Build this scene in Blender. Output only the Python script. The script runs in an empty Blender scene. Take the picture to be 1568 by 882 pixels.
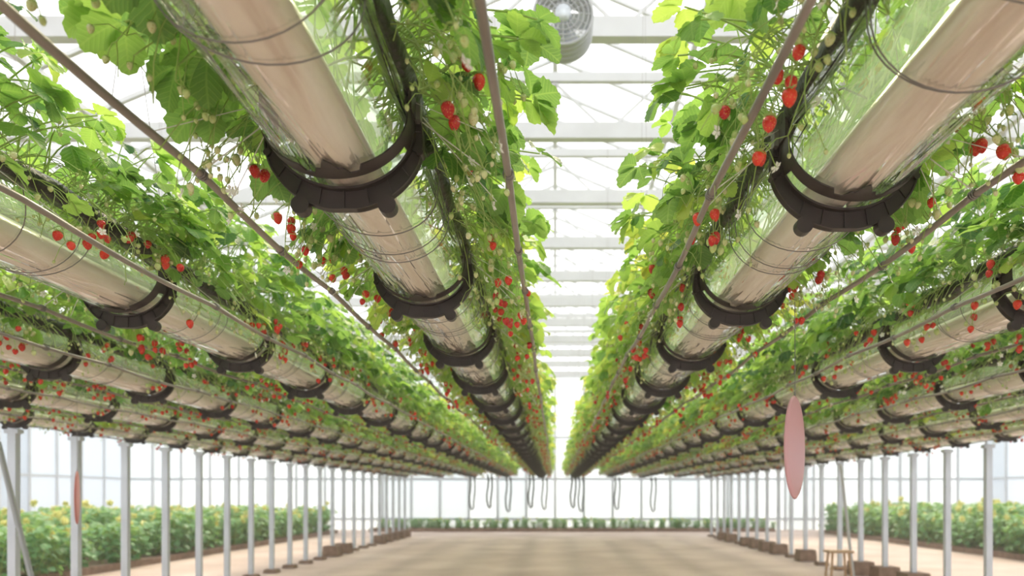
import bpy, math, random
from mathutils import Vector, Matrix, noise
random.seed(7)
R=random.random
def U(a,b): return a+(b-a)*random.random()
scene=bpy.context.scene
scene.view_settings.view_transform='Standard'
scene.view_settings.look='None'
scene.view_settings.exposure=0.38

# ------------------------------------------------------------------ materials
def newmat(name):
    m=bpy.data.materials.new(name); m.use_nodes=True
    nt=m.node_tree; nt.nodes.clear()
    out=nt.nodes.new('ShaderNodeOutputMaterial')
    return m,nt,out
def N(nt,t,**kw):
    n=nt.nodes.new(t)
    for k,v in kw.items(): setattr(n,k,v)
    return n
def ramp(nt,stops):
    r=nt.nodes.new('ShaderNodeValToRGB'); e=r.color_ramp.elements
    while len(e)<len(stops): e.new(0.5)
    for i,(p,c) in enumerate(stops):
        e[i].position=p; e[i].color=(*c,1)
    return r
def simple(name,col,rough=.5,metal=0,noise_amt=.0,scale=20,stretch=(1,1,1),bump=0,spec=.5):
    m,nt,out=newmat(name)
    p=N(nt,'ShaderNodeBsdfPrincipled'); p.inputs['Roughness'].default_value=rough
    p.inputs['Metallic'].default_value=metal; p.inputs['Specular IOR Level'].default_value=spec
    tc=N(nt,'ShaderNodeTexCoord'); mp=N(nt,'ShaderNodeMapping'); mp.inputs['Scale'].default_value=stretch
    nt.links.new(tc.outputs['Object'],mp.inputs[0])
    no=N(nt,'ShaderNodeTexNoise'); no.inputs['Scale'].default_value=scale; no.inputs['Detail'].default_value=4
    nt.links.new(mp.outputs[0],no.inputs[0])
    a=noise_amt
    r=ramp(nt,[(.3,tuple(c*(1-a) for c in col)),(.7,tuple(min(1,c*(1+a)) for c in col))])
    nt.links.new(no.outputs[0],r.inputs[0]); nt.links.new(r.outputs[0],p.inputs['Base Color'])
    if bump:
        b=N(nt,'ShaderNodeBump'); b.inputs['Strength'].default_value=bump; b.inputs['Distance'].default_value=.01
        nt.links.new(no.outputs[0],b.inputs['Height']); nt.links.new(b.outputs[0],p.inputs['Normal'])
    nt.links.new(p.outputs[0],out.inputs[0])
    return m

def leafmat(name,stops,transl=.5):
    m,nt,out=newmat(name); L=nt.links.new
    at=N(nt,'ShaderNodeAttribute',attribute_name='lc')
    sp=N(nt,'ShaderNodeSeparateColor'); L(at.outputs['Color'],sp.inputs[0])
    r=ramp(nt,stops); 
    oi=N(nt,'ShaderNodeObjectInfo')
    ma=N(nt,'ShaderNodeMath',operation='MULTIPLY_ADD'); L(oi.outputs['Random'],ma.inputs[0]); ma.inputs[1].default_value=.16; 
    L(sp.outputs[0],ma.inputs[2])
    sb=N(nt,'ShaderNodeMath',operation='SUBTRACT'); L(ma.outputs[0],sb.inputs[0]); sb.inputs[1].default_value=.08
    L(sb.outputs[0],r.inputs[0])
    u=N(nt,'ShaderNodeMath',operation='SUBTRACT'); L(sp.outputs[1],u.inputs[0]); u.inputs[1].default_value=.5
    au=N(nt,'ShaderNodeMath',operation='ABSOLUTE'); L(u.outputs[0],au.inputs[0])
    k=N(nt,'ShaderNodeMath',operation='MULTIPLY'); L(au.outputs[0],k.inputs[0]); k.inputs[1].default_value=-5.0
    v=N(nt,'ShaderNodeMath',operation='MULTIPLY_ADD'); L(sp.outputs[2],v.inputs[0]); v.inputs[1].default_value=8; L(k.outputs[0],v.inputs[2])
    pp=N(nt,'ShaderNodeMath',operation='PINGPONG'); L(v.outputs[0],pp.inputs[0]); pp.inputs[1].default_value=.5
    vm=N(nt,'ShaderNodeMapRange',interpolation_type='SMOOTHSTEP'); L(pp.outputs[0],vm.inputs[0])
    vm.inputs[1].default_value=0;vm.inputs[2].default_value=.12;vm.inputs[3].default_value=1;vm.inputs[4].default_value=0
    mm=N(nt,'ShaderNodeMapRange',interpolation_type='SMOOTHSTEP'); L(au.outputs[0],mm.inputs[0])
    mm.inputs[1].default_value=0;mm.inputs[2].default_value=.05;mm.inputs[3].default_value=1;mm.inputs[4].default_value=0
    mx=N(nt,'ShaderNodeMath',operation='MAXIMUM'); L(vm.outputs[0],mx.inputs[0]); L(mm.outputs[0],mx.inputs[1])
    vs=N(nt,'ShaderNodeMath',operation='MULTIPLY'); L(mx.outputs[0],vs.inputs[0]); vs.inputs[1].default_value=.3
    mc=N(nt,'ShaderNodeMix',data_type='RGBA'); L(vs.outputs[0],mc.inputs[0]); L(r.outputs[0],mc.inputs[6]); mc.inputs[7].default_value=(.50,.66,.24,1)
    ge=N(nt,'ShaderNodeNewGeometry')
    bk=N(nt,'ShaderNodeMath',operation='MULTIPLY'); L(ge.outputs['Backfacing'],bk.inputs[0]); bk.inputs[1].default_value=.25
    mb=N(nt,'ShaderNodeMix',data_type='RGBA'); L(bk.outputs[0],mb.inputs[0]); L(mc.outputs[2],mb.inputs[6]); mb.inputs[7].default_value=(.46,.62,.34,1)
    bp=N(nt,'ShaderNodeBump'); bp.inputs['Strength'].default_value=.5; bp.inputs['Distance'].default_value=.003
    L(pp.outputs[0],bp.inputs['Height'])
    p=N(nt,'ShaderNodeBsdfPrincipled'); p.inputs['Roughness'].default_value=.42; L(mb.outputs[2],p.inputs['Base Color']); L(bp.outputs[0],p.inputs['Normal'])
    t=N(nt,'ShaderNodeBsdfTranslucent')
    ml=N(nt,'ShaderNodeMix',data_type='RGBA',blend_type='MULTIPLY'); ml.inputs[0].default_value=1; L(mb.outputs[2],ml.inputs[6]); ml.inputs[7].default_value=(1.5,1.45,.75,1)
    L(ml.outputs[2],t.inputs[0])
    s=N(nt,'ShaderNodeMixShader'); s.inputs[0].default_value=transl; L(p.outputs[0],s.inputs[1]); L(t.outputs[0],s.inputs[2])
    L(s.outputs[0],out.inputs[0])
    return m
M_leaf=leafmat('strawberry_leaf',[(0,(.03,.13,.03)),(.3,(.13,.32,.06)),(.6,(.30,.50,.09)),(.85,(.48,.56,.11)),(1,(.60,.54,.12))],.54)
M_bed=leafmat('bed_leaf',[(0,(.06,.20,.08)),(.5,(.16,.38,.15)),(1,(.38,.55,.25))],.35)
def translmat(name,col,f=.4,rough=.5,tcol=None):
    m,nt,out=newmat(name)
    p=N(nt,'ShaderNodeBsdfPrincipled'); p.inputs['Base Color'].default_value=(*col,1); p.inputs['Roughness'].default_value=rough
    t=N(nt,'ShaderNodeBsdfTranslucent'); t.inputs[0].default_value=(*(tcol or col),1)
    s=N(nt,'ShaderNodeMixShader'); s.inputs[0].default_value=f
    nt.links.new(p.outputs[0],s.inputs[1]); nt.links.new(t.outputs[0],s.inputs[2]); nt.links.new(s.outputs[0],out.inputs[0])
    return m
M_stem=translmat('green_stem',(.50,.65,.22),.4)
M_petal=translmat('white_petal',(.9,.9,.85),.4)
M_yel=translmat('yellow_petal',(.88,.84,.34),.25)
def berrymat(name,c1,c2,seed):
    m,nt,out=newmat(name); L=nt.links.new
    tc=N(nt,'ShaderNodeTexCoord'); vo=N(nt,'ShaderNodeTexVoronoi'); vo.inputs['Scale'].default_value=340; L(tc.outputs['Object'],vo.inputs[0])
    mr=N(nt,'ShaderNodeMapRange'); L(vo.outputs[0],mr.inputs[0]); mr.inputs[1].default_value=.15;mr.inputs[2].default_value=.3
    no=N(nt,'ShaderNodeTexNoise'); no.inputs['Scale'].default_value=14; L(tc.outputs['Object'],no.inputs[0])
    r=ramp(nt,[(.35,c1),(.65,c2)]); L(no.outputs[0],r.inputs[0])
    mc=N(nt,'ShaderNodeMix',data_type='RGBA'); L(mr.outputs[0],mc.inputs[0]); mc.inputs[6].default_value=(*seed,1); L(r.outputs[0],mc.inputs[7])
    b=N(nt,'ShaderNodeBump'); b.inputs['Strength'].default_value=.5; b.inputs['Distance'].default_value=.001; L(mr.outputs[0],b.inputs['Height'])
    p=N(nt,'ShaderNodeBsdfPrincipled'); p.inputs['Roughness'].default_value=.24; L(mc.outputs[2],p.inputs['Base Color']); L(b.outputs[0],p.inputs['Normal'])
    L(p.outputs[0],out.inputs[0]); return m
M_red=berrymat('ripe_strawberry',(.48,.008,.012),(.78,.045,.02),(.75,.35,.08))
M_grn=berrymat('unripe_strawberry',(.45,.60,.20),(.66,.68,.38),(.5,.42,.1))
M_black=simple('black_mulch_film',(.02,.02,.022),.3,0,.3,30,(1,1,1),.8)
M_brk=simple('dark_plastic',(.036,.028,.027),.42,0,.3,15,(1,1,1),.1)
M_rail=simple('grey_rail',(.29,.26,.235),.35,.3,.25,12,(1,.3,1),.1)
M_wire=simple('thin_wire',(.25,.24,.23),.4,.6)
M_wwire=simple('pale_string',(.7,.7,.66),.6)
M_white=simple('white_painted_steel',(.60,.63,.66),.4,.1,.05,3)
M_roofst=simple('white_roof_steel',(.55,.57,.59),.45,.1,.06,3)
M_fan=simple('fan_grey',(.40,.42,.44),.4,.3,.06,3)
M_galv=simple('galvanised_steel',(.60,.65,.71),.4,.4,.12,6,(1,1,.3))
M_conc=simple('brown_block',(.24,.16,.12),.9,0,.3,12,(1,1,1),.3)
M_wood=simple('pale_wood',(.55,.36,.22),.6,0,.25,8,(1,1,8),.1)
M_hose=simple('black_rubber_hose',(.02,.035,.035),.4)
M_pink=translmat('pink_plastic',(.84,.52,.57),.3,.3,(.9,.6,.62))
M_pink2=translmat('red_pink_plastic',(.78,.34,.32),.3,.35)
m,nt,out=newmat('grow_bag'); L=nt.links.new
tr=N(nt,'ShaderNodeBsdfTransparent'); tr.inputs[0].default_value=(.92,.97,.88,1)
tl=N(nt,'ShaderNodeBsdfTranslucent'); tl.inputs[0].default_value=(.72,.82,.62,1)
s=N(nt,'ShaderNodeMixShader'); s.inputs[0].default_value=.26; L(tr.outputs[0],s.inputs[1]); L(tl.outputs[0],s.inputs[2]); L(s.outputs[0],out.inputs[0]); M_bag=m
m,nt,out=newmat('beige_pipe'); L=nt.links.new
tc=N(nt,'ShaderNodeTexCoord'); mp=N(nt,'ShaderNodeMapping'); mp.inputs['Scale'].default_value=(14,1.6,14); L(tc.outputs['Object'],mp.inputs[0])
no=N(nt,'ShaderNodeTexNoise'); no.inputs['Scale'].default_value=1.6; no.inputs['Detail'].default_value=6; no.inputs['Distortion'].default_value=.6; L(mp.outputs[0],no.inputs[0])
r=ramp(nt,[(.30,(.72,.54,.46)),(.5,(.90,.78,.70)),(.72,(.96,.90,.85))]); L(no.outputs[0],r.inputs[0])
p=N(nt,'ShaderNodeBsdfPrincipled'); p.inputs['Roughness'].default_value=.25; p.inputs['Coat Weight'].default_value=.7; L(r.outputs[0],p.inputs['Base Color']); L(p.outputs[0],out.inputs[0]); M_pipe=m
# film
m,nt,out=newmat('clear_film'); L=nt.links.new
tc=N(nt,'ShaderNodeTexCoord'); mp=N(nt,'ShaderNodeMapping'); mp.inputs['Scale'].default_value=(20,2.2,20); L(tc.outputs['Object'],mp.inputs[0])
no=N(nt,'ShaderNodeTexNoise'); no.inputs['Scale'].default_value=1.2; no.inputs['Detail'].default_value=2; no.inputs['Distortion'].default_value=1.3; L(mp.outputs[0],no.inputs[0])
b=N(nt,'ShaderNodeBump'); b.inputs['Strength'].default_value=.85; b.inputs['Distance'].default_value=.018; L(no.outputs[0],b.inputs['Height'])
tr=N(nt,'ShaderNodeBsdfTransparent'); tr.inputs[0].default_value=(.96,.98,.96,1)
gl=N(nt,'ShaderNodeBsdfGlossy'); gl.inputs['Roughness'].default_value=.03; gl.inputs[0].default_value=(1,1,1,1); L(b.outputs[0],gl.inputs['Normal'])
lw=N(nt,'ShaderNodeLayerWeight'); lw.inputs[0].default_value=.5; L(b.outputs[0],lw.inputs['Normal'])
pw=N(nt,'ShaderNodeMath',operation='POWER'); L(lw.outputs['Facing'],pw.inputs[0]); pw.inputs[1].default_value=2.8
fa=N(nt,'ShaderNodeMath',operation='MULTIPLY_ADD',use_clamp=True); L(pw.outputs[0],fa.inputs[0]); fa.inputs[1].default_value=.95; fa.inputs[2].default_value=.08
s=N(nt,'ShaderNodeMixShader'); L(fa.outputs[0],s.inputs[0]); L(tr.outputs[0],s.inputs[1]); L(gl.outputs[0],s.inputs[2]); L(s.outputs[0],out.inputs[0]); M_film=m
def panel(name,tf,col):
    m,nt,out=newmat(name); L=nt.links.new
    tr=N(nt,'ShaderNodeBsdfTransparent'); tl=N(nt,'ShaderNodeBsdfTranslucent'); tl.inputs[0].default_value=(*col,1)
    df=N(nt,'ShaderNodeBsdfDiffuse'); df.inputs[0].default_value=(*col,1)
    a=N(nt,'ShaderNodeMixShader'); a.inputs[0].default_value=.35; L(tl.outputs[0],a.inputs[1]); L(df.outputs[0],a.inputs[2])
    s=N(nt,'ShaderNodeMixShader'); s.inputs[0].default_value=tf; L(a.outputs[0],s.inputs[1]); L(tr.outputs[0],s.inputs[2]); L(s.outputs[0],out.inputs[0]); return m
M_roof=panel('roof_glazing',.8,(.9,.93,.95)); M_wall=panel('wall_glazing',.02,(.64,.70,.73)); M_wall2=panel('wall_glazing_dim',.0,(.50,.56,.60))
m,nt,out=newmat('beige_ground'); L=nt.links.new
tc=N(nt,'ShaderNodeTexCoord'); no=N(nt,'ShaderNodeTexNoise'); no.inputs['Scale'].default_value=.9; no.inputs['Detail'].default_value=8; L(tc.outputs['Object'],no.inputs[0])
r=ramp(nt,[(.3,(.46,.34,.28)),(.55,(.59,.455,.385)),(.8,(.69,.57,.50))]); L(no.outputs[0],r.inputs[0])
n2=N(nt,'ShaderNodeTexNoise'); n2.inputs['Scale'].default_value=40; n2.inputs['Detail'].default_value=5; L(tc.outputs['Object'],n2.inputs[0])
b=N(nt,'ShaderNodeBump'); b.inputs['Strength'].default_value=.3; b.inputs['Distance'].default_value=.02; L(n2.outputs[0],b.inputs['Height'])
p=N(nt,'ShaderNodeBsdfPrincipled'); p.inputs['Roughness'].default_value=.75; L(r.outputs[0],p.inputs['Base Color']); L(b.outputs[0],p.inputs['Normal']); L(p.outputs[0],out.inputs[0]); M_floor=m

# ------------------------------------------------------------------ mesh builder
class MB:
    def __init__(s): s.v=[];s.f=[];s.m=[];s.c=[]
    def add(s,vs,fs,mat=0,cols=None):
        o=len(s.v); s.v+=[tuple(p) for p in vs]
        s.c+=cols if cols else [(.5,.5,.5)]*len(vs)
        for f in fs: s.f.append(tuple(i+o for i in f)); s.m.append(mat)
    def tube(s,pts,r,n=5,mat=0,col=(.5,.5,.5),closed=False,caps=False):
        pts=[Vector(p) for p in pts]; vs=[];k=len(pts); up=None
        for i,p in enumerate(pts):
            a=pts[(i-1)%k] if closed or i>0 else p; b=pts[(i+1)%k] if closed or i<k-1 else p
            t=(b-a); t=t.normalized() if t.length>1e-9 else Vector((0,0,1))
            if up is None: up=Vector((0,0,1)) if abs(t.z)<.9 else Vector((1,0,0))
            x=t.cross(up); 
            if x.length<1e-4: x=t.cross(Vector((1,0,.3)))
            x.normalize(); y=x.cross(t).normalized(); up=y
            rr=r[i] if isinstance(r,(list,tuple)) else r
            for j in range(n):
                an=2*math.pi*j/n+(math.pi/4 if n==4 else 0); vs.append(p+x*math.cos(an)*rr+y*math.sin(an)*rr)
        fs=[]
        for i in range(k if closed else k-1):
            i2=(i+1)%k
            for j in range(n):
                j2=(j+1)%n; fs.append((i*n+j,i*n+j2,i2*n+j2,i2*n+j))
        if caps and not closed:
            fs.append(tuple(range(n-1,-1,-1))); fs.append(tuple((k-1)*n+j for j in range(n)))
        s.add(vs,fs,mat,[col]*len(vs))
    def box(s,c,d,mat=0,taper=1):
        x,y,z=c; a,b,h=d[0]/2,d[1]/2,d[2]/2; t=taper
        vs=[(x-a,y-b,z-h),(x+a,y-b,z-h),(x+a,y+b,z-h),(x-a,y+b,z-h),(x-a*t,y-b*t,z+h),(x+a*t,y-b*t,z+h),(x+a*t,y+b*t,z+h),(x-a*t,y+b*t,z+h)]
        s.add(vs,[(3,2,1,0),(4,5,6,7),(0,1,5,4),(1,2,6,5),(2,3,7,6),(3,0,4,7)],mat)
    def mesh(s,name,mats,smooth=True):
        me=bpy.data.meshes.new(name); me.from_pydata(s.v,[],s.f)
        for m in mats: me.materials.append(m)
        me.polygons.foreach_set('material_index',s.m)
        if smooth: me.polygons.foreach_set('use_smooth',[True]*len(s.f))
        at=me.color_attributes.new('lc','FLOAT_COLOR','POINT')
        buf=[]
        for c in s.c: buf+=[c[0],c[1],c[2],1.0]
        at.data.foreach_set('color',buf); me.update(); return me
def obj(name,me,parent=None,loc=(0,0,0),rot=(0,0,0),scale=(1,1,1)):
    o=bpy.data.objects.new(name,me); scene.collection.objects.link(o)
    o.location=loc;o.rotation_euler=rot;o.scale=scale
    if parent: o.parent=parent
    return o
def empty(name,loc=(0,0,0)):
    e=bpy.data.objects.new(name,None); scene.collection.objects.link(e); e.location=loc; e.empty_display_size=.1; return e

# ------------------------------------------------------------------ leaves
PROF=[(0,.06),(.06,.30),(.13,.52),(.22,.70),(.32,.86),(.42,.96),(.52,1.0),(.62,.99),(.72,.92),(.81,.79),(.89,.60),(.95,.38),(1,.04)]
def leaflet(mb,o,d,n,Ln,W,tint,mat=0,droop=.25,cup=.25):
    d=d.normalized(); s=d.cross(n); 
    if s.length<1e-3: s=d.cross(Vector((.3,.2,1)))
    s.normalize(); n=s.cross(d).normalized()
    vs=[];cs=[];wv=U(0,6)
    for i,(t,w) in enumerate(PROF):
        hw=w*W/2; tooth=1.0
        fwd=0
        if 0<i<len(PROF)-1:
            if i%2: tooth=1.09; fwd=.03*Ln
            else: tooth=.93; fwd=-.012*Ln
        for j,u in enumerate((-1,-.5,0,.5,1)):
            q=hw*u*(tooth if abs(u)==1 else 1)
            z=-droop*t*t*Ln+cup*abs(u)**1.3*hw+.03*Ln*math.sin(wv+t*9+u*2)*abs(u)
            if abs(u)==.5: z+=.02*Ln*(1 if i%2 else -1)*.6
            vs.append(o+d*(t*Ln*(1-.12*droop*t)+(fwd if abs(u)==1 else 0))+s*q+n*z)
            cs.append((tint,.5+u*.5*max(w,.15),t))
    fs=[(i*5+j,i*5+j+1,i*5+j+6,i*5+j+5) for i in range(len(PROF)-1) for j in range(4)]
    mb.add(vs,fs,mat,cs)
def bez(a,b,c,k=6):
    return [a*(1-t)**2+b*2*t*(1-t)+c*t*t for t in [i/k for i in range(k+1)]]
def trifol(mb,base,P,out,nrm,size,tint,smat=1,lmat=0,lift=.08):
    ctrl=(base+P)/2+Vector((0,0,lift))
    mb.tube(bez(base,ctrl,P),[.0022,.002,.0019,.0018,.0017,.0016,.0015],4,smat)
    d=out.normalized()
    for ang in (0,1,-1):
        a=ang*math.radians(U(58,80))
        dd=Matrix.Rotation(a,3,nrm)@d
        dd.z-=.12
        sz=size*(1 if ang==0 else .9)*U(.92,1.05)
        o=P+dd.normalized()*.006
        leaflet(mb,o,dd,nrm+Vector((U(-.2,.2),U(-.2,.2),0)),sz,sz*U(.80,.95),max(0,min(1,tint+U(-.06,.06))),lmat,U(.1,.5),U(.05,.35))
def berry(mb,p,r,mat,tilt=None):
    ax=Vector((U(-.35,.35),U(-.35,.35),-1)).normalized()
    x=ax.orthogonal().normalized(); y=ax.cross(x)
    prof=[(0,.25),(.08,.7),(.25,.98),(.45,1.0),(.7,.80),(.88,.52),(.98,.22),(1.02,.02)]
    Lb=r*2.3; n=10; vs=[]
    for t,w in prof:
        for j in range(n):
            a=2*math.pi*j/n; vs.append(p+ax*(t*Lb)+(x*math.cos(a)+y*math.sin(a))*w*r)
    fs=[(i*n+j,i*n+(j+1)%n,(i+1)*n+(j+1)%n,(i+1)*n+j) for i in range(len(prof)-1) for j in range(n)]
    mb.add(vs,fs,mat)
    k=8; vs=[];fs=[]
    for j in range(k):
        a=2*math.pi*j/k; rd=x*math.cos(a)+y*math.sin(a); sd=ax.cross(rd)
        o=len(vs)
        vs+=[p-ax*.001,p+rd*r*.55+sd*r*.28-ax*r*.08,p+rd*r*1.15+ax*r*U(-.3,.35),p+rd*r*.55-sd*r*.28-ax*r*.08]
        fs.append((o,o+1,o+2,o+3))
    mb.add(vs,fs,1)
def flower(mb,p,r,mat,nrm):
    x=nrm.orthogonal().normalized(); y=nrm.cross(x)
    for j in range(5):
        a=2*math.pi*j/5; rd=x*math.cos(a)+y*math.sin(a); sd=nrm.cross(rd)
        mb.add([p,p+rd*r*.6+sd*r*.35,p+rd*r+nrm*r*.15,p+rd*r*.6-sd*r*.35],[(0,1,2,3)],mat)

S=.74
def foliage(name,painted_glow,seed):
    random.seed(seed); mb=MB()
    nl=180
    hang=.24 if painted_glow else .16
    for i in range(nl):
        side=1 if i%2 else -1
        y=U(-S/2,S/2)
        base=Vector((side*U(.01,.08),y+U(-.03,.03),U(.05,.08)))
        rr=R()
        if rr<hang: a=math.radians(U(-24,10)); r=U(.10,.22)
        elif rr<.70: a=math.radians(U(8,55)); r=U(.12,.29)
        else: a=math.radians(U(50,95)); r=U(.14,.33)
        P=Vector((side*(.05+r*math.cos(a)),y+U(-.09,.09),.07+r*math.sin(a)))
        out=Vector((side*U(.2,1),U(-.9,.9),U(-.6,.25)))
        nrm=Vector((side*U(-.1,.9),U(-.4,.4),1)).normalized()
        tint=U(.0,.74) if not painted_glow else U(.36,.98)  # yellower tint range paints the golden aisle glow into the leaf colour
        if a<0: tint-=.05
        trifol(mb,base,P,out,nrm,U(.042,.075),tint,lift=U(.03,.09))
    for i in range(120):
        side=1 if i%2 else -1; y=U(-S/2,S/2)
        a=Vector((side*U(.03,.10),y,U(.05,.1)))
        e=Vector((side*U(.14,.27),y+U(-.14,.14),U(-.09,.15)))
        c=(a+e)/2+Vector((side*U(0,.06),U(-.05,.05),U(.04,.14)))
        mb.tube(bez(a,c,e,6),.0012,3,1)
        for q in range(random.randint(1,3)):
            e2=e+Vector((U(-.03,.03),U(-.05,.05),U(-.05,.03)))
            mb.tube([e,(e+e2)/2+Vector((0,0,.008)),e2],.0009,3,1)
            if R()<.6: berry(mb,e2,U(.003,.006),3)
            elif R()<.25: flower(mb,e2,.011,4,Vector((side,U(-1,1),.4)).normalized())
    for side in (-1,1):
        for k in range(random.randint(5,8)):
            y=U(-S/2,S/2)
            a=Vector((side*U(.04,.09),y,.06)); top=Vector((side*U(.15,.20),y+U(-.05,.05),U(.08,.12)))
            e=Vector((side*U(.17,.26),y+U(-.12,.12),U(-.06,.10)))
            mb.tube(bez(a,top,e,7),.0016,4,1)
            for q in range(random.randint(3,6)):
                e2=e+Vector((U(-.03,.03),U(-.045,.045),-U(.01,.07)))
                mb.tube(bez(e,(e+e2)/2+Vector((U(-.01,.01),U(-.02,.02),.015)),e2,4),.0009,3,1)
                if R()<.6: berry(mb,e2,U(.0080,.0112),2)
                else: berry(mb,e2,U(.005,.0085),3)
    return mb.mesh(name,[M_leaf,M_stem,M_red,M_grn,M_petal])
FOL=[foliage('strawberry_foliage_mesh',False,10+i) for i in range(6)]
FOL_GLOW=[foliage('strawberry_foliage_painted_glow_mesh',True,40+i) for i in range(5)]
random.seed(99)

# ------------------------------------------------------------------ bracket
AI,BI=.116,.094
def ell(a,b,th):
    if abs(th)>math.pi/2:
        ex=abs(th)-math.pi/2; sg=1 if th>0 else -1
        return (sg*a*(1+.03*ex),ex*.10)
    return (a*math.sin(th),-b*math.cos(th))
def bracket_mesh():
    mb=MB(); T=math.radians(114); n=52
    def strip(rin,rout,y0,y1,T=T,mat=0):
        vs=[];fs=[]
        for i in range(n+1):
            th=-T+2*T*i/n
            xi,zi=rin(th); xo,zo=rout(th)
            vs+=[(xi,y0,zi),(xo,y0,zo),(xo,y1,zo),(xi,y1,zi)]
        for i in range(n):
            a=i*4;b=a+4
            for j in range(4): fs.append((a+j,a+(j+1)%4,b+(j+1)%4,b+j))
        fs+= [(0,3,2,1),(n*4,n*4+1,n*4+2,n*4+3)]
        mb.add(vs,fs,mat)
    tp=lambda th:min(1,max(0,(abs(th)-1.1)/.85))
    inn=lambda th:ell(AI+.002,BI+.002,th)
    inn2=lambda th:ell(AI+.006,BI+.006,th)
    def outr(th,e=0):
        k=1-.65*tp(th)**1.5
        a=AI+.003+(.021+e)*k; b=BI+.003+(.036+e)*k
        x,z=ell(a,b,th); 
        z=max(z,-.131-e*.5); return (x,z)
    strip(inn,outr,-.004,.005)
    strip(inn,inn2,-.016,.012)
    strip(lambda th:outr(th,-.003),outr,-.009,.009)
    for i in range(11):
        th=-T*.80+2*T*.80*i/10
        xi,zi=inn2(th); xo,zo=outr(th)
        d=Vector((xo-xi,0,zo-zi)); t=Vector((d.z,0,-d.x)).normalized()*.0011
        vs=[]
        for (x,z) in ((xi,zi),(xo,zo)):
            for y in (-.0075,-.003):
                vs+=[Vector((x,y,z))+t,Vector((x,y,z))-t]
        mb.add(vs,[(0,1,5,4),(2,6,7,3),(0,4,6,2),(1,3,7,5),(0,2,3,1),(4,5,7,6)])
    for sx in (-1,1):
        for (fx,fz,r) in ((.074,-.124,.0155),(.1300,-.035,.006)):
            c=Vector((sx*fx,0,fz)); k=18; vs=[];
            for y in (-.0105,.0105):
                for j in range(k):
                    a=2*math.pi*j/k; vs.append((c.x+r*math.cos(a),y,c.z+r*math.sin(a)))
            mb.add(vs,[tuple(range(k)),tuple(range(2*k-1,k-1,-1))]+[(j,j+k,(j+1)%k+k,(j+1)%k) for j in range(k)])
    vs=[];fs=[];n2=60;T2=math.radians(104)
    for i in range(n2+1):
        th=-T2+2*T2*i/n2; x,z=ell(AI+.0025,BI+.0025,th); x2,z2=ell(AI+.005,BI+.005,th)
        q=abs(th)
        y0=-.062-.022*max(0,math.cos(th))
        if q<.10: y0-=.032*(1-q/.10)**.5
        elif abs(q-.30)<.11: y0+=.018
        y1=-.036-.014*max(0,math.cos(th))
        if q>1.15: y1=.0; 
        vs+=[(x,y0,z),(x2,y0,z2),(x2,y1,z2),(x,y1,z)]
    for i in range(n2):
        a=i*4;b=a+4
        for j in range(4): fs.append((a+j,a+(j+1)%4,b+(j+1)%4,b+j))
    mb.add(vs,fs,0)
    for sx in (-1,1):
        mb.box((sx*(AI+.006),-.02,.045),(.006,.07,.06),0)
        mb.box((sx*(AI+.012),-.01,.03),(.010,.018,.030),1)
        a=Vector((sx*(AI+.004),0,.03)); b=Vector((sx*.25,.0,-.068))
        mb.tube([a,b],.0012,4,2)
        mb.tube([Vector((sx*(AI-.01),0,.06)),Vector((sx*.25,.12,-.066))],.0009,4,2)
        mb.tube([Vector((sx*(AI-.01),0,.06)),Vector((sx*.25,-.14,-.066))],.0009,4,2)
    mb.tube([(-AI,0,.05),(-AI*.6,0,.10),(0,0,.13),(AI*.6,0,.10),(AI,0,.05)],.0022,5,1)
    me=mb.mesh('bracket_mesh',[M_brk,M_wire,M_wwire],False); return me
BR=bracket_mesh()

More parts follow.
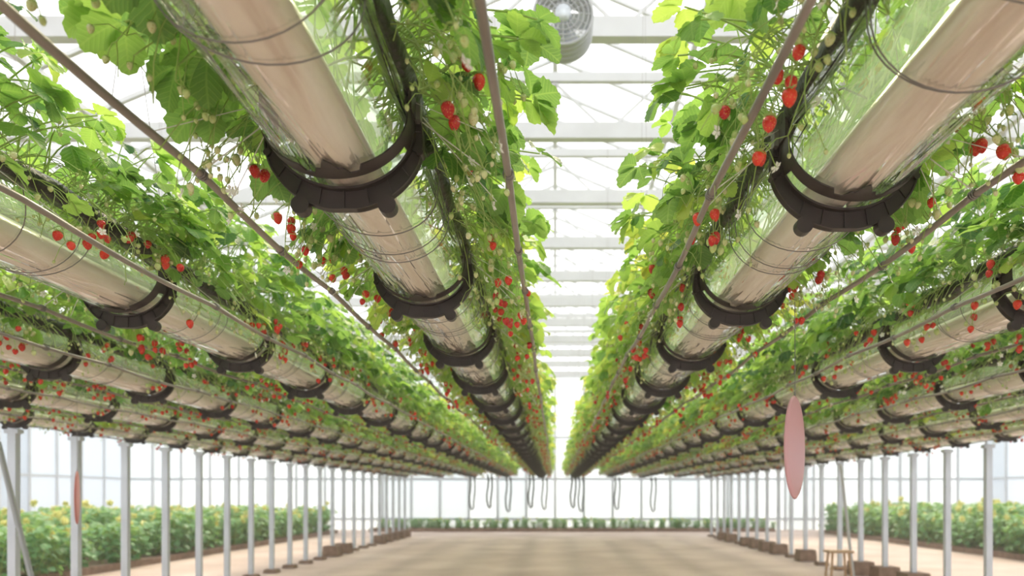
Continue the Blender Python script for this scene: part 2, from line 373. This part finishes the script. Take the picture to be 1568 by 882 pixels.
Y0=-1.0; Y1=19.2
ZA=1.05+.62
def make_row(x,phase,painted_glow,idx,roff=(.25,.25)):
    e=empty('hanging_strawberry_gutter',(x,0,ZA))
    ny=140
    rnd=random.Random(idx)
    mb=MB(); n=30; T=math.radians(118); vs=[];fs=[]
    for i in range(ny+1):
        y=Y0+(Y1-Y0)*i/ny
        for j in range(n+1):
            th=-T+2*T*j/n; xx,zz=ell(AI,BI,th)
            w=.0015*noise.noise(Vector((xx*20,y*3+idx*9,zz*20)))
            vs.append((xx*(1+w*4),y,zz+w))
    for i in range(ny):
        for j in range(n): a=i*(n+1)+j; fs.append((a,a+1,a+n+2,a+n+1))
    mb.add(vs,fs); obj('clear_trough_film',mb.mesh('trough_film',[M_film]),e)
    mb=MB(); pz=-BI+.0515
    pts=[(0,Y0+(Y1-Y0)*i/80,pz) for i in range(81)]
    mb.tube(pts,.049,28,0,caps=True)
    obj('beige_pipe',mb.mesh('pipe',[M_pipe]),e)
    mb=MB(); k=100; vs=[];fs=[]; pr=12
    for i in range(k+1):
        y=Y0+(Y1-Y0)*i/k
        for j in range(pr):
            a=2*math.pi*j/pr; w=1+.12*noise.noise(Vector((math.cos(a)*2,y*5+idx,math.sin(a)*2)))
            vs.append((.060*w*math.cos(a),y,.040+.020*w*math.sin(a)))
    for i in range(k):
        for j in range(pr): fs.append((i*pr+j,i*pr+(j+1)%pr,(i+1)*pr+(j+1)%pr,(i+1)*pr+j))
    mb.add(vs,fs); obj('grow_bag',mb.mesh('grow_bag',[M_bag]),e)
    mb=MB()
    for sx in (-1,1):
        k=300; pr=10; vs=[];fs=[]
        for i in range(k+1):
            y=Y0+(Y1-Y0)*i/k
            for j in range(pr):
                a=2*math.pi*j/pr
                w=1+.5*noise.noise(Vector((math.cos(a)*1.5+sx*5,y*11+idx*3,math.sin(a)*1.5)))
                vs.append((sx*(.108)+.021*w*math.cos(a),y,.062+.027*w*math.sin(a)+.008*noise.noise(Vector((sx,y*4,idx)))))
        for i in range(k):
            for j in range(pr): fs.append((i*pr+j,i*pr+(j+1)%pr,(i+1)*pr+(j+1)%pr,(i+1)*pr+j))
        mb.add(vs,fs)
    obj('black_mulch_edge',mb.mesh('mulch',[M_black]),e)
    mb=MB()
    for sx in (-1,1):
        ro=roff[0] if sx<0 else roff[1]
        def rp(y):
            return Vector((sx*ro+.012*noise.noise(Vector((y*.8,idx*3.3,sx))),y,-.066-.010*abs(math.sin(math.pi*(y-phase)/S))+.014*noise.noise(Vector((y*.7,idx*5.1,sx*4)))))
        mb.tube([rp(Y0+(Y1-Y0)*i/260) for i in range(261)],.0066,8,0,caps=True)
        y=phase
        while y<Y1-.2:
            p=rp(y)
            for dd in (-.006,.0,.006): 
                mb.tube([p+Vector((.0085*math.cos(t*math.pi/5),dd,.0085*math.sin(t*math.pi/5))) for t in range(10)],.0017,4,1,closed=True)
            y+=S/2
    y=phase-S*3
    while y<Y1:
        for o in (.27,.45,.49):
            yy=y+o*S+rnd.uniform(-.02,.02); sk=rnd.uniform(-.05,.05)
            if yy>Y0:
                mb.tube([(ell(AI+.003,BI+.003,math.radians(a))[0],yy+sk*a/110,ell(AI+.003,BI+.003,math.radians(a))[1]) for a in range(-115,116,10)],.0013,5,1)
        y+=S
    obj('rail_and_hoops',mb.mesh('rails',[M_rail,M_wire]),e)
    y=phase
    while y-S>Y0: y-=S
    while y<Y1-.1:
        obj('support_bracket',BR,e,(0,y,0))
        pool=FOL_GLOW if (painted_glow and y>1.9 or y>5 and rnd.random()<.5 or rnd.random()<.05) else FOL  # glow-tinted leaves for central rows and many far bays
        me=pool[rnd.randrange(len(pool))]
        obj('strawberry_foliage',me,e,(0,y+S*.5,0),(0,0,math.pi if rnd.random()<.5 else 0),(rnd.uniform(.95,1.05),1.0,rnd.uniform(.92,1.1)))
        y+=S
    mb=MB(); y=phase
    while y<Y1:
        for sx in (-1,1): mb.tube([(sx*AI,y,.06),(sx*.02,y,.75),(0,y,3.0)],.0012,4)
        y+=S*4
    obj('suspension_wires',mb.mesh('susp',[M_wire]),e)
    return e
phL=[1.23,2.09,3.01-S,2.5,2.2]; phR=[1.32,2.09,2.6,2.3,2.0]
xsL=[-.36-.88*k for k in range(5)]; xsR=[.53+.88*k for k in range(5)]
for k in range(5):
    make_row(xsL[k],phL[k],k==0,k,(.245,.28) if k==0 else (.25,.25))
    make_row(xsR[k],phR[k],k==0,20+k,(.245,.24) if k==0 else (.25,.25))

# ------------------------------------------------------------------ shell
def plane(name,pts,mat):
    mb=MB(); mb.add(pts,[(0,1,2,3)]); return obj(name,mb.mesh(name,[mat],False))
XL,XR,YB,YF=-13.5,13.5,-8,22.5
FL=plane('floor',[(XL-1,YB-1,0),(XR+1,YB-1,0),(XR+1,YF+1,0),(XL-1,YF+1,0)],M_floor)
EH=4.8
def wall(name,p0,p1,h,step=1.0):
    e=empty(name,(0,0,0)); a=Vector((*p0,0)); b=Vector((*p1,0)); up=Vector((0,0,h))
    L_=(b-a).length; d=(b-a)/L_; k=int(L_/step)
    mb=MB(); rr=random.Random(int(step*100)%97)
    for i in range(k):
        p=a+d*(L_*i/k); q=a+d*(L_*(i+1)/k)
        mb.add([p,q,q+up,p+up],[(0,1,2,3)],1 if rr.random()<.35 else 0)
    obj(name+'_glazing',mb.mesh(name,[M_wall,M_wall2],False),e)
    mb=MB()
    for i in range(k+1):
        p=a+d*(L_*i/k); mb.box((p.x,p.y,h/2),(.07,.07,h))
    for z in (.35,1.6,2.9,h):
        mb.tube([a+Vector((0,0,z)),b+Vector((0,0,z))],.04,4)
    obj(name+'_mullions',mb.mesh(name+'_m',[M_white],False),e)
wall('wall_left',(XL,YB),(XL,YF),EH); wall('wall_right',(XR,YF),(XR,YB),EH); wall('wall_back',(XL,YF),(XR,YF),EH,.9); 
ce=empty('ceiling')
gl=MB(); st=MB()
seen=set()
for (a,b) in ((-13.5,-4.5),(-4.5,4.5),(4.5,13.5)):
    mid=(a+b)/2; RZ=EH+1.9
    gl.add([(a,YB,EH),(mid,YB,RZ),(mid,YF,RZ),(a,YF,EH)],[(0,1,2,3)])
    gl.add([(mid,YB,RZ),(b,YB,EH),(b,YF,EH),(mid,YF,RZ)],[(0,1,2,3)])
    y=YB
    while y<=YF+.01:
        st.tube([(a,y,EH-.02),(mid,y,RZ-.02),(b,y,EH-.02)],.030,4); y+=.75
    for t in (0,.33,.66,1):
        for sx in (0,1):
            x=(a if sx==0 else b)*(1-t)+mid*t; z=EH+(RZ-EH)*t-.06
            key=(round(x,2),round(z,2))
            if key in seen: continue
            seen.add(key); st.tube([(x,YB,z),(x,YF,z)],.045,4)
    y=YB+.9
    while y<=YF:
        st.box((mid,y,EH-.05),(b-a-.1,.10,.16)); st.box((mid,y,EH+.50),(b-a-2.4,.06,.09))
        k=12
        for i in range(k):
            x0=a+1.3+(b-a-2.6)*i/k; x1=a+1.3+(b-a-2.6)*(i+1)/k
            st.tube([(x0,y,EH-.05 if i%2 else EH+.45),(x1,y,EH+.45 if i%2 else EH-.05)],.016,4)
        y+=1.6
obj('roof_glazing',gl.mesh('roof_glazing',[M_roof],False),ce); obj('roof_frame',st.mesh('roof_frame',[M_roofst],False),ce)
# added cream-tinted haze box, imitates the soft glow down the aisle
m,nt,out=newmat('added_haze'); 
vsn=N(nt,'ShaderNodeVolumeScatter'); vsn.inputs['Color'].default_value=(1,.95,.84,1); vsn.inputs['Density'].default_value=.015; vsn.inputs['Anisotropy'].default_value=.3
nt.links.new(vsn.outputs[0],out.inputs['Volume'])
mb=MB(); mb.box((0,(YB+YF)/2,EH/2),(XR-XL-.2,YF-YB-.2,EH-.5)); obj('added_haze_volume',mb.mesh('haze',[m],False),FL)

# ------------------------------------------------------------------ posts
def post_mesh(block):
    mb=MB(); top=ZA-.135
    mb.box((0,0,top/2),(.058,.050,top),0)
    mb.box((0,0,top-.02),(.10,.06,.03),0)
    mb.box((0,0,.006),(.14,.14,.012),0)
    if block: mb.box((0,0,.10),(.28,.28,.18),1,.9)
    else: mb.box((0,0,.03),(.18,.18,.05),1,.85)
    return mb.mesh('post',[M_galv,M_conc],False)
PA,PB=post_mesh(True),post_mesh(False)
rnd=random.Random(5)
for k in range(26):
    y=5.15+.67*k-.67*4
    if y>18.9: break
    obj('support_post',PA if (y>8 and rnd.random()<.6) else PB,None,(xsL[4],y,0))
for k in range(26):
    y=6.02+.70*k-.7*4
    if y>18.9: break
    obj('support_post',PA if (y>8 and rnd.random()<.75) else PB,None,(xsR[4],y,0))
def pole(name,a,b,r,mat):
    a=Vector(a);b=Vector(b); mb=MB(); mb.tube([Vector((0,0,0)),b-a],r,12,0,caps=True)
    mb.box((0,0,.01),(.12,.12,.02)); o=obj(name,mb.mesh(name,[mat],False),None,a); return o
def W(px,py,y): return ((px-850)*y/1100, y, 1.05+(760-py)*y/1100)
pole('diagonal_brace',(-3.45,4.9,0),(-3.80,4.9,1.42),.018,M_fan)
pole('diagonal_brace',(3.82,9.2,0),(3.62,9.1,1.45),.02,M_white)

# ------------------------------------------------------------------ flower beds
def bush(seed):
    random.seed(seed); mb=MB()
    for i in range(150):
        a=U(0,6.283); r=U(.02,.40)*math.sqrt(R()+.1); z=U(.12,.86)*(1-.15*r)
        P=Vector((r*math.cos(a),r*math.sin(a),z))
        if i%5==0:
            b=Vector((P.x*.3,P.y*.3,0)); mb.tube([b,(b+P)/2,P],.005,4,1)
        d=Vector((math.cos(a)+U(-.5,.5),math.sin(a)+U(-.5,.5),U(-.5,.4)))
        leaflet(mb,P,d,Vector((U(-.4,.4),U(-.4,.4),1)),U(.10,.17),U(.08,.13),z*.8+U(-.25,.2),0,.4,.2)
    for i in range(2):
        a=U(0,6.283); r=U(0.1,.40); P=Vector((r*math.cos(a),r*math.sin(a),U(.62,.93)))
        for q in range(5): flower(mb,P+Vector((0,0,q*.012)),U(.06,.09),2,Vector((U(-.9,.9),U(-1,1),U(.1,.6))).normalized())
        mb.tube([Vector((P.x*.8,P.y*.8,.4)),P],.004,4,1)
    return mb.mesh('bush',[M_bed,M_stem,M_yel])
BU=[bush(200+i) for i in range(5)]
random.seed(3)
def bed(x0,x1,y0,y1,sc=1,name='yellow_flower_bed'):
    e=empty(name,((x0+x1)/2,(y0+y1)/2,0)); cx,cy=e.location.x,e.location.y
    mb=MB(); mb.box((0,0,.05),(x1-x0,y1-y0,.10)); obj('soil_bed',mb.mesh('soil',[M_conc],False),e)
    y=y0+.25
    while y<y1:
        x=x0+.25
        while x<x1:
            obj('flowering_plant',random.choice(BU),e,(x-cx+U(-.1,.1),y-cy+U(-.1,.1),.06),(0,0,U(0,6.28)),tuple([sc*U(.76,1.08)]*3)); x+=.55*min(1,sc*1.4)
        y+=.55
bed(-10.5,-6.2,4,20.5,.88); bed(7.6,11.6,5,20.5,.95); bed(-5.5,6.5,21.2,22.1,.38,'low_plant_border')

# ------------------------------------------------------------------ fan
fe=empty('ventilation_fan',W(862,37,4.6)); 
mb=MB(); r=.185
def ring(rad,y,t,mat=0,n=40): mb.tube([(rad*math.cos(2*math.pi*i/n),y,rad*math.sin(2*math.pi*i/n)) for i in range(n)],t,6,mat,closed=True)
for y in (-.09,-.04,.01,.06,.10): ring(r,y,.010)
n=40; vs=[];fs=[]
for y in (-.09,.10):
    for i in range(n): vs.append((r*math.cos(2*math.pi*i/n),y,r*math.sin(2*math.pi*i/n)))
fs=[(i,(i+1)%n,(i+1)%n+n,i+n) for i in range(n)]; mb.add(vs,fs)
for rad in (.07,.10,.13,.16): ring(rad,-.10,.0035)
for i in range(16):
    a=2*math.pi*i/16; mb.tube([(.05*math.cos(a),-.10,.05*math.sin(a)),(r*math.cos(a),-.095,r*math.sin(a))],.0035,4)
mb.tube([(0,-.12,0),(0,-.06,0)],.05,20,1,caps=True); mb.tube([(0,-.06,0),(0,.16,0)],.055,20,1,caps=True)
for i in range(5):
    a=2*math.pi*i/5; c,s_=math.cos(a),math.sin(a); vs=[]
    for t in (.05,.11,.165):
        w=.03+.22*t
        vs+=[(c*t-s_*w,-.03,s_*t+c*w),(c*t+s_*w*.3,.03,s_*t-c*w*.3)]
    mb.add(vs,[(0,1,3,2),(2,3,5,4)],1)
mb.tube([(-.1,0,.15),(-.1,0,.75)],.012,6); mb.tube([(.1,0,.15),(.1,0,.75)],.012,6)
obj('fan_body',mb.mesh('fan',[M_fan,M_galv]),fe)

# ------------------------------------------------------------------ hanging discs
def disc(loc,rad,yaw,strlen,mat):
    e=empty('hanging_pink_disc',loc); mb=MB(); n=32; vs=[];fs=[]
    prof=[(.0,.006),(.8,.006),(.95,.004),(1,0),(.95,-.004),(.8,-.006),(0,-.006)]
    for (q,d) in prof:
        for j in range(n): a=2*math.pi*j/n; vs.append((rad*.62*q*math.cos(a),d,rad*q*math.sin(a)))
    fs=[(i*n+j,i*n+(j+1)%n,(i+1)*n+(j+1)%n,(i+1)*n+j) for i in range(len(prof)-1) for j in range(n)]
    mb.add(vs,fs); mb.tube([(0,0,rad-.01),(.003,0,rad+.02),(0,0,rad+strlen)],.0013,4,1)
    mb.tube([(.006*math.cos(t),0,rad+.004+.006*math.sin(t)) for t in [i*.785 for i in range(8)]],.0014,4,1,closed=True)
    obj('disc_plate',mb.mesh('disc',[mat,M_wire]),e,(0,0,0),(0,0,yaw))
disc(W(1217,685,2.0),.145,math.radians(55),.26,M_pink)
disc(W(118,762,4.0),.150,math.radians(117),.45,M_pink2)

# ------------------------------------------------------------------ hoses
def hose(x,y,w,d):
    mb=MB(); top=ZA-.15
    pts=[Vector((-w/2+.02*math.sin(t*7),0,-d*t)) for t in [0,.2,.4,.6,.8]]
    pts+=[Vector((-w/2*math.cos(math.pi*t),0,-d*.8-.2*d*math.sin(math.pi*t))) for t in [.25,.5,.75]]
    pts+=[Vector((w/2+.02*math.sin(t*5),0,-d*t)) for t in [.8,.6,.4,.2,0]]
    mb.tube(pts,.020,8,0,caps=True)
    obj('hanging_drip_hose',mb.mesh('hose',[M_hose]),None,(x,y,top))
for i,x in enumerate(xsL[:3]+xsR[:3]):
    hose(x+.1,17.5,.10,.80+.05*(i%2))
    if i in(0,1,3): hose(x-.15,15.2,.08,.72)

# ------------------------------------------------------------------ stool
se=empty('wooden_stool',(3.55,9.0,0)); mb=MB()
mb.box((0,0,.36),(.30,.24,.03)); 
for sx in (-1,1):
    for sy in (-1,1): mb.tube([(sx*.13,sy*.10,0),(sx*.10,sy*.07,.35)],.015,6,caps=True)
mb.tube([(-.11,0,.15),(.11,0,.15)],.01,6)
obj('stool_body',mb.mesh('stool',[M_wood],False),se)

# ------------------------------------------------------------------ light
w=bpy.data.worlds.new('sky'); scene.world=w; w.use_nodes=True; nt=w.node_tree
bg=nt.nodes['Background']; bg.inputs[0].default_value=(.98,.98,1,1); bg.inputs[1].default_value=1.75
sd=bpy.data.lights.new('sun','SUN'); sd.energy=5.0; sd.angle=math.radians(20); sd.color=(1,.86,.60)
so=bpy.data.objects.new('sun',sd); scene.collection.objects.link(so)
dirv=Vector((-.10,-.80,-.80)); so.rotation_euler=dirv.to_track_quat('-Z','Y').to_euler()
cam=bpy.data.cameras.new('camera'); co=bpy.data.objects.new('camera',cam); scene.collection.objects.link(co)
co.location=(0,0,1.05); co.rotation_euler=(math.pi/2,0,0); cam.sensor_width=36; cam.lens=1100/1568*36
cam.shift_x=-66/1568; cam.shift_y=319/1568; cam.clip_start=.02; cam.clip_end=200
cam.dof.use_dof=True; cam.dof.focus_distance=1.5; cam.dof.aperture_fstop=3.6
scene.camera=co
